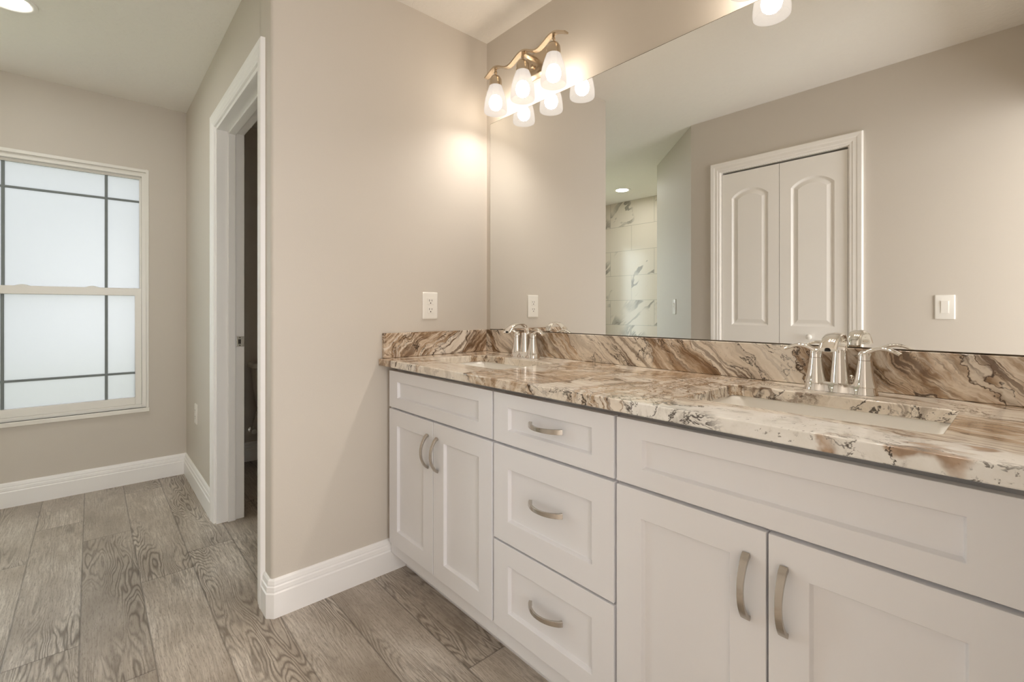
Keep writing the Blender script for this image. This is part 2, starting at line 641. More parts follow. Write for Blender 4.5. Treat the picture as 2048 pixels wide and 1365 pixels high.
BASE_PROF = [(0.0, 0.0), (0.0, 0.016), (0.086, 0.016), (0.090, 0.0125), (0.093, 0.0125), (0.096, 0.0135), (0.109, 0.0125),
             (0.112, 0.009), (0.115, 0.009), (0.118, 0.010), (0.130, 0.008), (0.136, 0.004), (0.137, 0.0)]


def baseboard(name, path, mat=None):
    bm = bmesh.new()
    rows = []
    for z, tk in BASE_PROF:
        rows.append([(p.x, p.y, z) for p in offset_path(path, tk)])
    # rings along path
    rings = [[rows[j][i] for j in range(len(BASE_PROF))] for i in range(len(path))]
    loft(bm, rings)
    return struct(name, bm, M_TRIM, 'white stepped-top baseboard along the foot of the ' + name.replace('baseboard_', '').replace('_', ' ') + ' wall', 'baseboard')


def casing(bm, x0, x1, zt, y, sgn, prof, z0=0.0):
    rings = [[], [], [], []]
    for w, tk in prof:
        yy = y + sgn * tk
        for r, p in zip(rings, ((x0 - w, yy, z0), (x0 - w, yy, zt + w), (x1 + w, yy, zt + w), (x1 + w, yy, z0))):
            r.append(p)
    loft(bm, rings)


CASE_PROF = [(0.0, 0.0), (0.0, 0.009), (0.004, 0.0115), (0.014, 0.0115), (0.019, 0.014), (0.036, 0.014), (0.041, 0.0165),
             (0.060, 0.018), (0.065, 0.015), (0.066, 0.0)]


def origin_of(parent):
    v = Vector((0, 0, 0))
    while parent is not None:
        v += parent.location
        parent = parent.parent
    return v


def obj(name, bm, mat, parent=None, smooth=False, bevel=0.0, seg=2, angle=35, label=None, autosm=None):
    bmesh.ops.remove_doubles(bm, verts=bm.verts, dist=1e-6)
    bmesh.ops.recalc_face_normals(bm, faces=bm.faces)
    me = bpy.data.meshes.new(name)
    o = bpy.data.objects.new(name, me)
    if parent is not None:
        o.parent = parent
        bmesh.ops.translate(bm, verts=bm.verts, vec=-origin_of(parent))
    bm.to_mesh(me)
    bm.free()
    for mm in (mat if isinstance(mat, (list, tuple)) else [mat]):
        me.materials.append(mm)
    C.objects.link(o)
    if smooth:
        for p in me.polygons:
            p.use_smooth = True
        if autosm:
            me.set_sharp_from_angle(angle=math.radians(autosm))
    if bevel:
        md = o.modifiers.new('bevel', 'BEVEL')
        md.width = bevel
        md.segments = seg
        md.limit_method = 'ANGLE'
        md.angle_limit = math.radians(angle)
        for p in me.polygons:
            p.use_smooth = True
        me.set_sharp_from_angle(angle=math.radians(30))
        md.harden_normals = True
    if label:
        o['label'] = label
    return o


def tag(o, label, cat, group=None, kind=None):
    o['label'] = label
    o['category'] = cat
    if group:
        o['group'] = group
    if kind:
        o['kind'] = kind
    return o


def struct(name, bm, mat, label, cat, **kw):
    return tag(obj(name, bm, mat, **kw), label, cat, kind='structure')


def thing(name, loc, label, cat, group=None, kind=None):
    o = bpy.data.objects.new(name, None)
    o.empty_display_size = 0.05
    C.objects.link(o)
    o.location = loc
    return tag(o, label, cat, group, kind)


def copy_tree(o, parent=None):
    c = o.copy()
    C.objects.link(c)
    c.parent = parent
    for ch in list(o.children):
        copy_tree(ch, c)
    return c


# ------------------------------------------------------------------ room shell
struct('floor', B((-2.2, 3.4, -3.7, 0.3, -0.12, 0.0)), M_FLOOR, 'grey brown oak plank floor with wavy dark grain', 'floor')
struct('ceiling', B((-2.2, 3.4, -3.7, 0.3, H, H + 0.12)), M_CEIL, 'pale greige ceiling with a lightly textured finish', 'ceiling')
struct('wall_north', B((-0.0, 3.4, 0.0, 0.14, 0, H)), M_WALL, 'greige wall behind the mirror and the two vanity lights', 'wall')

# partition beside the vanity, with a bullnose corner, and the stub right of the doorway
r = 0.013
arc = [(-r + r * cos(a), YD + r + r * sin(a)) for a in [(-pi / 2) * (1 - i / 6) for i in range(7)]]
bm = bmesh.new()
prism(bm, [(-0.115, 0.14), (-0.115, -0.88), (XDR - 0.002, -0.88), (XDR - 0.002, YD)] + arc + [(0.0, 0.0), (0.0, 0.14)], 0, H)
struct('wall_partition', bm, M_WALL, 'warm lit greige partition wall holding the outlet at the left end of the vanity', 'wall',
       smooth=True, autosm=40)
struct('wall_doorway', B((XW - 0.1, XDL + 0.002, YD, -0.88, 0, H), (XDL, XDR, YD, -0.88, ZDH + 0.002, H)), M_WALL,
       'narrow greige wall around the white framed doorway', 'wall')
# window wall
V0, V1 = -2.86, -2.12  # opening for the added, unseen daylight window
WY0, WY1, WZ0, WZ1 = -2.056, -1.196, 0.462, 2.012
struct('wall_west', B((XW - 0.14, XW, WY1, 0.3, 0, H), (XW - 0.14, XW, V1, WY0, 0, H), (XW - 0.14, XW, -3.7, V0, 0, H),
                      (XW - 0.14, XW, V0, V1, 0, WZ0), (XW - 0.14, XW, V0, V1, WZ1, H),
                      (XW - 0.14, XW, WY0, WY1, 0, WZ0), (XW - 0.14, XW, WY0, WY1, WZ1, H)), M_WALL,
       'greige wall with the frosted window', 'wall')
struct('wall_toilet_room', B((XW, -0.115, 0.06, 0.2, 0, H)), M_WALL, 'dim wall inside the toilet room', 'wall')
# closet wall (seen in the mirror)
CX0, CX1, CZT = 0.385, 1.123, 2.05
struct('wall_south', B((0.17, CX0 - 0.004, YS - 0.1, YS, 0, H), (CX1 + 0.004, 3.4, YS - 0.1, YS, 0, H), (CX0 - 0.004, CX1 + 0.004, YS - 0.1, YS, CZT + 0.004, H)),
       M_WALL, 'greige wall around the bifold closet door, reflected in the mirror', 'wall')
struct('wall_closet', B((0.2, 1.4, YS - 0.75, YS - 0.7, 0, H), (1.35, 1.4, YS - 0.7, YS - 0.1, 0, H), (0.2, 0.25, YS - 0.7, YS - 0.1, 0, H)),
       M_DARK, 'dark inside of the closet behind the bifold door', 'wall')
# 45 degree wall with rounded end
dx, dy = -0.684, -0.678
q = 0.012
a45 = math.atan2(dy, dx)
ex, ey = 0.17 + dx, YS + dy
bm = bmesh.new()
n45 = Vector((sin(a45), -cos(a45)))   # right of travel: into the room (-x,+y)
n45 = Vector((-0.705, 0.710))
t45 = Vector((dx, dy)).normalized()
E = Vector((ex, ey))
end = []
for i in range(7):
    a = pi / 2 * i / 6
    end.append(tuple(E - n45 * q - t45 * q + n45 * q * cos(a) + t45 * q * sin(a)))
prism(bm, [(0.17, YS - 0.14), (0.17, YS)] + end + [tuple(E - n45 * 0.11)], 0, H)
struct('wall_diagonal', bm, M_WALL, 'angled wall with a dimmer switch at the shower entrance, reflected in the mirror', 'wall', smooth=True, autosm=40)
struct('wall_shower', B((XW, -0.3, -3.6, -3.45, 0, H), (-0.45, -0.36, -3.45, -2.50, 0, H)), M_TILE,
       'shower wall of white tiles with grey veins, reflected in the mirror', 'wall')
# right end wall with the entrance doorway the photo is taken from
struct('wall_east', B((XE, XE + 0.12, -0.92, 0.0, 0, H), (XE, XE + 0.12, YS, -0.92, 2.05, H)), M_WALL,
       'greige wall at the right end of the vanity beside the entrance', 'wall')
struct('wall_bedroom', B((3.3, 3.4, YS, 0.0, 0, H)), M_WALL, 'bedroom wall beyond the entrance doorway', 'wall')
struct('ground', B((-14, XW - 0.6, -12, 9, -0.35, -0.25)), M_LAWN, 'pale lawn outside the frosted window', 'ground')

baseboard('baseboard_west', [(XW, -3.45), (XW, YD), (-1.067, YD)])
baseboard('baseboard_partition', [(-0.075, YD), (-0.012, YD), (0.0, YD + 0.012), (0.0, -0.462)])
baseboard('baseboard_toilet_room', [(XW, -0.86), (XW, 0.06), (-0.115, 0.06)])
baseboard('baseboard_south', [(XE + 0.3, YS), (1.19, YS)])
baseboard('baseboard_diagonal', [(0.318, YS), (0.17, YS), (E.x + 0.02, E.y + 0.02)])

# ------------------------------------------------------------------ toilet-room doorway
d2 = thing('door_2', (-0.57, YD, 0), 'white cased doorway to the dark toilet room with a steel strike plate', 'doorway', kind='structure')
bm = bmesh.new()
casing(bm, XDL - 0.001, XDR + 0.001, ZDH, YD, -1, CASE_PROF)
obj('casing', bm, M_TRIM, d2, bevel=0.0)
JT = 0.018
obj('jamb', B((XDL, XDL + JT, YD - 0.001, -0.868, 0, ZDH), (XDR - JT, XDR, YD - 0.001, -0.868, 0, ZDH),
              (XDL + JT, XDR - JT, YD - 0.001, -0.868, ZDH - JT, ZDH)), M_TRIM, d2, bevel=0.0015)
obj('door_stop', B((XDL + JT, XDL + JT + 0.012, -0.945, -0.910, 0, ZDH - JT), (XDR - JT - 0.012, XDR - JT, -0.945, -0.910, 0, ZDH - JT),
                   (XDL + JT, XDR - JT, -0.945, -0.910, ZDH - JT - 0.012, ZDH - JT)), M_TRIM, d2, bevel=0.002)
sp = obj('strike_plate', B((XDL + JT, XDL + JT + 0.0025, -0.905, -0.869, 0.912, 0.966)), M_CHROME, d2, bevel=0.001, label='steel strike plate on the left jamb')
obj('latch_hole', B((XDL + JT + 0.0023, XDL + JT + 0.0028, -0.897, -0.884, 0.927, 0.951)), M_SLOT, sp)
for zz in (0.919, 0.959):
    bm = bmesh.new()
    lathe(bm, [(0.0032, XDL + JT + 0.0025), (0.0032, XDL + JT + 0.0034)], (0, -0.889, zz), 10, 'x', True, True)
    obj('screw', bm, M_SLOT, sp)

# ------------------------------------------------------------------ window
w1 = thing('window_1', (XW, -1.626, WZ0), 'white single-hung window with frosted panes and thin grille bars', 'window', kind='structure')


def frame_yz(bm, y0, y1, z0, z1, wl, wb, wt, x0, x1):
    box(bm, x0, x1, y0, y0 + wl, z0, z1)
    box(bm, x0, x1, y1 - wl, y1, z0, z1)
    box(bm, x0, x1, y0 + wl, y1 - wl, z0, z0 + wb)
    box(bm, x0, x1, y0 + wl, y1 - wl, z1 - wt, z1)


X0 = XW
bm = bmesh.new()
frame_yz(bm, WY0, WY1, WZ0, WZ1, 0.013, 0.012, 0.018, X0 - 0.10, X0 + 0.004)
obj('outer_frame', bm, M_VINYL, w1, bevel=0.003)
bm = bmesh.new()
frame_yz(bm, WY0 + 0.013, WY1 - 0.013, WZ0 + 0.012, WZ1 - 0.018, 0.022, 0.022, 0.026, X0 - 0.09, X0 - 0.014)
obj('track_frame', bm, M_VINYL, w1, bevel=0.002)
# upper sash
yy0, yy1 = WY0 + 0.035, WY1 - 0.035
us = bmesh.new()
frame_yz(us, yy0, yy1, 1.215, WZ1 - 0.044, 0.010, 0.03, 0.014, X0 - 0.075, X0 - 0.05)
us = obj('upper_sash', us, M_VINYL, w1, bevel=0.002)
up = obj('upper_pane', B((X0 - 0.063, X0 - 0.060, yy0 + 0.009, yy1 - 0.009, 1.24, WZ1 - 0.056)), M_PANE, us)
# lower sash
ls = bmesh.new()
frame_yz(ls, yy0 + 0.001, yy1 - 0.001, 0.497, 1.243, 0.032, 0.047, 0.046, X0 - 0.048, X0 - 0.018)
ls = obj('lower_sash', ls, M_VINYL, w1, bevel=0.003)
lp = obj('lower_pane', B((X0 - 0.036, X0 - 0.033, yy0 + 0.03, yy1 - 0.03, 0.54, 1.20)), M_PANE, ls)
for yc in (-1.405, -1.848):
    obj('grille_bar', B((X0 - 0.0665, X0 - 0.0565, yc - 0.007, yc + 0.007, 1.245, WZ1 - 0.058)), M_MUNTIN, us, bevel=0.002)
    obj('grille_bar', B((X0 - 0.0395, X0 - 0.0295, yc - 0.007, yc + 0.007, 0.544, 1.197)), M_MUNTIN, ls, bevel=0.002)
obj('grille_bar', B((X0 - 0.067, X0 - 0.056, yy0 + 0.01, yy1 - 0.01, 1.803, 1.816)), M_MUNTIN, us, bevel=0.002)
obj('grille_bar', B((X0 - 0.040, X0 - 0.029, yy0 + 0.032, yy1 - 0.032, 0.694, 0.707)), M_MUNTIN, ls, bevel=0.002)
for yc in (-1.47, -1.77):
    bm = bmesh.new()
    loft(bm, [[(X0 - 0.045 + 0.022 * (k / 8), yc - 0.036 + 0.072 * i / 10, 1.243 + (0.011 * sin(pi * i / 10) + 0.0005) * (1 - (2 * k / 8 - 1) ** 2 * 0.4)) for i in range(11)] +
              [(X0 - 0.045 + 0.022 * (k / 8), yc + 0.036 - 0.072 * i / 10, 1.2425) for i in range(11)] for k in range(9)])
    obj('sash_lock', bm, M_VINYL, ls, smooth=True, autosm=50)
obj('sill', B((X0 - 0.02, X0 + 0.016, WY0 - 0.004, WY1 + 0.003, WZ0 - 0.014, WZ0 + 0.012)), M_SILL, w1, bevel=0.004)

# added clear window, out of view, letting extra daylight into the left side
w2 = thing('added_window', (XW, -2.49, WZ0), 'added white window with clear glass, out of view, for extra daylight on the left side', 'window', kind='structure')
bm = bmesh.new()
frame_yz(bm, V0, V1, WZ0, WZ1, 0.04, 0.04, 0.04, X0 - 0.10, X0 + 0.004)
frame_yz(bm, V0 + 0.04, V1 - 0.04, 1.20, 1.24, 0.01, 0.005, 0.005, X0 - 0.06, X0 - 0.02)
obj('outer_frame', bm, M_VINYL, w2)
obj('pane', B((X0 - 0.052, X0 - 0.050, V0 + 0.038, V1 - 0.038, WZ0 + 0.038, WZ1 - 0.038)), M_CLEAR, w2)

# ------------------------------------------------------------------ bifold closet door (door_1)
d1 = thing('door_1', (0.754, YS, 0), 'white bifold closet door with arched panels, reflected in the mirror', 'door', kind='structure')
bm = bmesh.new()
casing(bm, CX0, CX1, CZT, YS, 1, CASE_PROF)
obj('casing', bm, M_DOORW, d1)
obj('jamb', B((CX0 - 0.003, CX0 + 0.006, YS - 0.1, YS, 0, CZT + 0.003), (CX1 - 0.006, CX1 + 0.003, YS - 0.1, YS, 0, CZT + 0.003),
              (CX0 + 0.006, CX1 - 0.006, YS - 0.1, YS, CZT - 0.004, CZT + 0.003)), M_DOORW, d1)


def panel_outline(x0, x1, z0, z1, rise, n=14):
    """counter-clockwise; arched top when rise > 0"""
    pts = [(x0, z0), (x1, z0)]
    if rise <= 0:
        return pts + [(x1, z1), (x0, z1)]
    w = (x1 - x0) / 2
    R = (w * w + rise * rise) / (2 * rise)
    cx, cz = (x0 + x1) / 2, z1 - R
    a = math.asin(w / R)
    for i in range(n + 1):
        t = a - 2 * a * i / n
        pts.append((cx + R * sin(t), cz + R * cos(t)))
    return pts


def inset(pts, d):
    out = []
    n = len(pts)
    for i in range(n):
        p0, p, p1 = (Vector(pts[i - 1]), Vector(pts[i]), Vector(pts[(i + 1) % n]))
        t0, t1 = (p - p0).normalized(), (p1 - p).normalized()
        n0, n1 = Vector((-t0.y, t0.x)), Vector((-t1.y, t1.x))
        m = (n0 + n1).normalized()
        out.append(tuple(p + m * (d / max(0.2, m.dot(n0)))))
    return out


def panelled(bm, x0, x1, z0, z1, yb, yf, outlines, steps):
    """slab yb..yf with panels pressed into its front (front looks along sign of yf-yb)"""
    s = 1 if yf > yb else -1
    rect = [(x0, z0), (x1, z0), (x1, z1), (x0, z1)]
    V = lambda p, y: bm.verts.new((p[0], y, p[1]))
    fr = [V(p, yf) for p in rect]
    bk = [V(p, yb) for p in rect]
    bm.faces.new(bk)
    for i in range(4):
        bm.faces.new((fr[i], fr[(i + 1) % 4], bk[(i + 1) % 4], bk[i]))
    edges = [bm.edges.get((fr[i], fr[(i + 1) % 4])) for i in range(4)]
    for o in outlines:
        prev = [V(p, yf) for p in o]
        k = len(prev)
        edges += [bm.edges.new((prev[i], prev[(i + 1) % k])) for i in range(k)]
        for d, dep in steps:
            cur = [V(p, yf - s * dep) for p in inset(o, d)]
            for i in range(k):
                bm.faces.new((prev[i], prev[(i + 1) % k], cur[(i + 1) % k], cur[i]))
            prev = cur
        bm.faces.new(prev)
    bmesh.ops.triangle_fill(bm, use_beauty=True, use_dissolve=False, edges=edges, normal=(0, s, 0))


xm = (CX0 + CX1) / 2
for x0, x1 in ((CX0 + 0.009, xm - 0.0015), (xm + 0.0015, CX1 - 0.009)):
    bm = bmesh.new()
    px0, px1 = x0 + 0.064, x1 - 0.064
    outs = [panel_outline(px0, px1, 1.005, 1.915, 0.052), panel_outline(px0, px1, 0.24, 0.87, 0)]
    panelled(bm, x0, x1, 0.012, CZT - 0.018, YS - 0.038, YS - 0.004, outs, [(0.012, 0.010), (0.018, 0.010), (0.040, 0.002)])
    lf = obj('door_leaf', bm, M_DOORW, d1)
    if x0 > xm:
        bm = bmesh.new()
        lathe(bm, [(0.010, YS - 0.004), (0.008, YS + 0.010), (0.016, YS + 0.018), (0.017, YS + 0.026), (0.010, YS + 0.032), (0.001, YS + 0.033)], (0.925, 0, 0.942), 20, 'y', True, True)
        obj('knob', bm, M_PLASTIC, lf, smooth=True, label='small white round knob')

# ------------------------------------------------------------------ mirror
bm = bmesh.new()


def mrect(d, y):
    return [(0.031 + d, y, 1.0102 + d), (1.888 - d, y, 1.0102 + d), (1.888 - d, y, 2.027 - d), (0.031 + d, y, 2.027 - d)]


loft(bm, [mrect(0, -0.0005), mrect(0, -0.0045), mrect(0.0025, -0.006)])     # ground edge round the silvered face
bmesh.ops.recalc_face_normals(bm, faces=bm.faces)
for f in bm.faces:
    f.material_index = 0 if f.normal.y < -0.99 else 1
tag(obj('wall_mirror', bm, [M_MIRROR, M_MEDGE]), 'large frameless wall mirror standing on the backsplash above both sinks', 'mirror')

# ------------------------------------------------------------------ countertop and splashes
HOLES = [(0.162, 0.610), (1.284, 1.732)]
HY0, HY1 = -0.440, -0.165
YC = -0.5826


def slab_with_holes(bm, rect, holes, z0, z1):
    rows = []
    for z in (z0, z1):
        edges = []
        loops = []
        for lp_ in [rect] + holes:
            vs = [bm.verts.new((x, y, z)) for x, y in lp_]
            loops.append(vs)
            edges += [bm.edges.new((vs[i], vs[(i + 1) % len(vs)])) for i in range(len(vs))]
        bmesh.ops.triangle_fill(bm, use_beauty=True, use_dissolve=False, edges=edges, normal=(0, 0, 1 if z == z1 else -1))
        rows.append(loops)
    for lo, hi in zip(*rows):
        n = len(lo)
        for i in range(n):
            bm.faces.new((lo[i], lo[(i + 1) % n], hi[(i + 1) % n], hi[i]))


bm = bmesh.new()
slab_with_holes(bm, [(0.002, YC), (1.895, YC), (1.895, -0.002), (0.002, -0.002)],
                [rrect(a, b, HY0, HY1, 0.02) for a, b in HOLES], ZC - 0.029, ZC)
tag(obj('countertop', bm, M_TOP, bevel=0.004, seg=3), 'long polished brown and white veined stone countertop on the white vanity', 'countertop')
tag(obj('backsplash', B((0.0215, 1.895, -0.0215, -0.0015, ZC + 0.0005, 1.0095)), M_BSP, bevel=0.002),
    'long brown veined stone backsplash strip under the mirror', 'backsplash')
tag(obj('side_splash', B((0.001, 0.021, -0.566, -0.0015, ZC + 0.0005, 1.0095)), M_SSP, bevel=0.002),
    'short brown veined stone splash against the partition wall', 'backsplash')

# ------------------------------------------------------------------ cabinets
YF, YFR = -0.553, -0.533


def shaker(x0, x1, z0, z1, st, rl):
    bm = bmesh.new()
    o = [(x0 + st, z0 + rl), (x1 - st, z0 + rl), (x1 - st, z1 - rl), (x0 + st, z1 - rl)]
    panelled(bm, x0, x1, z0, z1, YFR - 0.001, YF, [o], [(0.0035, 0.0115)])
    return bm


def pull(cx, cz, L, vertical):
    bm = bmesh.new()
    path = []
    n = 20
    for i in range(n + 1):
        t = i / n
        s = (t - 0.5) * L
        dpt = 0.004 + 0.026 * (1 - abs(2 * t - 1) ** 2.2)
        if t in (0, 1):
            dpt = 0.0
        p = (cx, YF - dpt, cz + s) if vertical else (cx + s, YF - dpt, cz)
        path.append(p)
    side = Vector((1, 0, 0)) if vertical else Vector((0, 0, 1))

    def prof(t):
        k = abs(2 * t - 1)
        w = 0.0058 + 0.0012 * k
        h = 0.0026 + 0.0022 * k ** 3
        return [(-w, -h), (w, -h), (w, h), (-w, h)]
    sweep(bm, path, prof, side=side)
    return bm


def cabinet(name, x0, x1, label):
    t = thing(name, ((x0 + x1) / 2, YFR, 0), label, 'cabinet', 'white shaker vanity cabinets')
    z0, z1, tk = 0.085, ZC - 0.0295, 0.018
    obj('carcass', B((x0, x0 + tk, YFR + 0.03, -0.003, z0, z1), (x1 - tk, x1, YFR + 0.03, -0.003, z0, z1), (x0, x0 + tk, YFR, YFR + 0.03, z0, z1 - 0.03), (x1 - tk, x1, YFR, YFR + 0.03, z0, z1 - 0.03), (x0 + tk, x1 - tk, YFR + 0.03, YFR + 0.045, z1 - 0.06, z1), (x0 + tk, x1 - tk, YFR, -0.003, z0, z0 + tk),
                     (x0 + tk, x1 - tk, -0.012, -0.003, z0 + tk, z1),
                     # face frame
                     (x0 + tk, x0 + 0.04, YFR, YFR + 0.02, z0 + tk, z1 - 0.03), (x1 - 0.04, x1 - tk, YFR, YFR + 0.02, z0 + tk, z1 - 0.03),
                     (x0 + 0.04, x1 - 0.04, YFR, YFR + 0.02, z1 - 0.07, z1 - 0.03), (x0 + 0.04, x1 - 0.04, YFR, YFR + 0.02, 0.68, 0.72),
                     (x0 + 0.04, x1 - 0.04, YFR, YFR + 0.02, z0 + tk, 0.16)), M_CAB, t)
    obj('toe_kick', B((x0, x1, -0.462, -0.446, 0.0, z0)), M_CAB, t)
    return t


ZT0, ZT1, ZD0, ZD1 = 0.7070, 0.857, 0.143, 0.6990


def sink_cabinet(x0, x1, d0, d1, label):
    t = cabinet('sink_cabinet', x0, x1, label)
    obj('false_drawer_front', shaker(d0, d1, ZT0, ZT1, 0.068, 0.042), M_CAB, t, bevel=0.0012)
    mid = (d0 + d1) / 2
    for a, b, hx in ((d0, mid - 0.002, mid - 0.036), (mid + 0.002, d1, mid + 0.029)):
        dr = obj('door', shaker(a, b, ZD0, ZD1, 0.066, 0.063), M_CAB, t, bevel=0.0012)
        obj('handle', pull(hx, 0.587, 0.120, True), M_NICKEL, dr, bevel=0.0008, label='brushed nickel arched pull')
    return t


def drawer_cabinet(x0, x1, d0, d1, label):
    t = cabinet('drawer_cabinet', x0, x1, label)
    for z0, z1, rl, hz in ((ZT0, ZT1, 0.041, 0.786), (0.4105, ZD1, 0.066, 0.565), (ZD0, 0.4040, 0.060, 0.281)):
        dr = obj('drawer_front', shaker(d0, d1, z0, z1, 0.066, rl), M_CAB, t, bevel=0.0012)
        obj('handle', pull((d0 + d1) / 2, hz, 0.120, False), M_NICKEL, dr, bevel=0.0008, label='brushed nickel arched pull')
    return t


sink_cabinet(0.018, 0.7145, 0.040, 0.711, 'white shaker sink cabinet with two doors against the partition wall')
drawer_cabinet(0.7155, 1.1705, 0.7205, 1.1665, 'white shaker cabinet of three drawers between the two sink cabinets')
sink_cabinet(1.1715, 1.860, 1.1745, 1.838, 'white shaker sink cabinet with two doors beside the drawers, largest cabinet in view')
tag(obj('filler_panel', B((1.861, 1.893, YFR, YFR + 0.02, 0.0, ZC - 0.03)), M_CAB), 'narrow white filler strip closing the vanity at the entrance wall', 'panel')


# ------------------------------------------------------------------ sinks
def make_sink(a, b, label):
    cx, cy = (a + b) / 2, (HY0 + HY1) / 2
    t = thing('sink', (cx, cy, 0.735), label, 'sink', 'undermount basins')
    bm = bmesh.new()
    zt = ZC - 0.0292
    g = 0.006

    def ring(dx, dy, r, z):
        return [(x, y, z) for x, y in rrect(a - g + dx, b + g - dx, HY0 - g + dy, HY1 + g - dy, r, 6)]
    rings = [ring(-0.018, -0.018, 0.05, 0.76), ring(-0.02, -0.02, 0.05, zt - 0.012), ring(-0.024, -0.024, 0.05, zt), ring(0, 0, 0.04, zt),
             ring(0.006, 0.005, 0.042, zt - 0.012), ring(0.016, 0.012, 0.045, zt - 0.06), ring(0.030, 0.022, 0.05, zt - 0.105),
             ring(0.050, 0.040, 0.05, zt - 0.122), ring(0.09, 0.08, 0.04, zt - 0.128), ring(0.16, 0.118, 0.018, zt - 0.132)]
    rings = [ring(0.16, 0.11, 0.018, 0.735), ring(0.02, 0.02, 0.05, 0.737)] + rings
    loft(bm, rings, True, True)
    obj('basin', bm, M_PORC, t, smooth=True, autosm=60)
    bm = bmesh.new()
    lathe(bm, [(0.001, zt - 0.1285), (0.018, zt - 0.129), (0.022, zt - 0.1265), (0.024, zt - 0.131)], (cx, cy, 0), 24, 'z', True, False)
    obj('drain', bm, M_CHROME, t, smooth=True)
    return t


make_sink(*HOLES[0], 'white rectangular undermount basin in the counter beside the partition wall')
make_sink(*HOLES[1], 'white rectangular undermount basin, the larger in view, below the faucet by the closet reflection')


# ------------------------------------------------------------------ faucets
def make_faucet(cx, label):
    y0 = -0.082
    z0 = ZC + 0.0003
    t = thing('faucet', (cx, y0, z0), label, 'faucet', 'chrome two-lever faucets')
    bm = bmesh.new()

    def stad(hw, r, z, pinch=0.0):
        pts = []
        n = 48
        for i in range(n):
            a = 2 * pi * i / n
            # three merged circles: wide at handles and spout, pinched between
            x = (hw + r) * cos(a)
            k = abs(x) / hw
            yr = r * (1 - pinch * (1 - cos(2 * pi * min(1, k))) / 2)
            lim = math.sqrt(max(0.0, r * r - max(0, abs(x) - hw) ** 2)) if abs(x) > hw else yr
            yv = min(yr, lim)
            s = sin(a)
            sg = 1 if s >= 0 else -1
            pts.append((cx + x, y0 + sg * yv * min(1, abs(s) * 3), z))
        return pts
    loft(bm, [stad(0.051, 0.0275, z0, 0.2), stad(0.051, 0.0265, z0 + 0.004, 0.2), stad(0.051, 0.0235, z0 + 0.020, 0.25), stad(0.051, 0.021, z0 + 0.0235, 0.3)])
    obj('base_plate', bm, M_CHROME, t, smooth=True, autosm=35)
    # spout column and arched hood
    sp_ = bmesh.new()
    prof = [(0.0215, 0.018), (0.0205, 0.035), (0.0185, 0.060), (0.0165, 0.080), (0.0152, 0.098), (0.0146, 0.104)]
    lathe(sp_, [(r_, z0 + h) for r_, h in prof], (cx, y0, 0), 28, 'z', True, True)
    path = smooth_path([(cx, y0 + 0.0085, z0 + 0.092), (cx, y0 + 0.0085, z0 + 0.114), (cx, y0 + 0.001, z0 + 0.131), (cx, y0 - 0.020, z0 + 0.1425),
                        (cx, y0 - 0.052, z0 + 0.1425), (cx, y0 - 0.082, z0 + 0.131), (cx, y0 - 0.104, z0 + 0.110)], 6)

    def hood(t_):
        w = 0.0138 + 0.0060 * t_
        h = 0.0052 + 0.0022 * max(0.0, t_ - 0.6) / 0.4
        return ell(w, h, 20)
    sweep(sp_, path, hood, side=Vector((1, 0, 0)))
    so = obj('spout', sp_, M_CHROME, t, smooth=True, autosm=45)
    bm = bmesh.new()
    lathe(bm, [(0.0062, z0 + 0.1065), (0.0062, z0 + 0.112)], (cx, y0 - 0.1025, 0), 18, 'z', True, True)
    obj('aerator', bm, M_RUBBER, so)
    for s in (-1, 1):
        hx = cx + s * 0.051
        bm = bmesh.new()
        prof = [(0.0262, 0.019), (0.0245, 0.024), (0.0215, 0.036), (0.0185, 0.052), (0.0162, 0.068), (0.0150, 0.079), (0.0146, 0.0815)]
        lathe(bm, [(r_, z0 + h) for r_, h in prof], (hx, y0, 0), 28, 'z', True, True)
        hb = obj('handle_body', bm, M_CHROME, t, smooth=True, autosm=45)
        bm = bmesh.new()
        lathe(bm, [(0.0142, z0 + 0.0825), (0.0138, z0 + 0.092), (0.0125, z0 + 0.100), (0.006, z0 + 0.105), (0.001, z0 + 0.1055)], (hx, y0, 0), 28, 'z', True, True)
        path = smooth_path([(hx - s * 0.006, y0, z0 + 0.094), (hx + s * 0.006, y0 - 0.001, z0 + 0.102), (hx + s * 0.022, y0 - 0.003, z0 + 0.110),
                            (hx + s * 0.040, y0 - 0.006, z0 + 0.112), (hx + s * 0.057, y0 - 0.009, z0 + 0.107), (hx + s * 0.070, y0 - 0.011, z0 + 0.100)], 5)
        sweep(bm, path, lambda t_: ell(0.0085 + 0.0025 * t_, 0.0062 - 0.0022 * t_, 16))
        obj('lever', bm, M_CHROME, hb, smooth=True, autosm=50)
    bm = bmesh.new()
    lathe(bm, [(0.0026, z0 + 0.018), (0.0026, z0 + 0.030), (0.005, z0 + 0.032), (0.0055, z0 + 0.038), (0.003, z0 + 0.041)], (cx + 0.020, y0 + 0.022, 0), 12, 'z', True, True)
    obj('drain_lift_rod', bm, M_CHROME, t, smooth=True)
    return t


make_faucet(0.364, 'chrome two-lever faucet behind the basin beside the partition wall')
make_faucet(1.508, 'chrome two-lever faucet behind the basin in front of the closet door reflection')


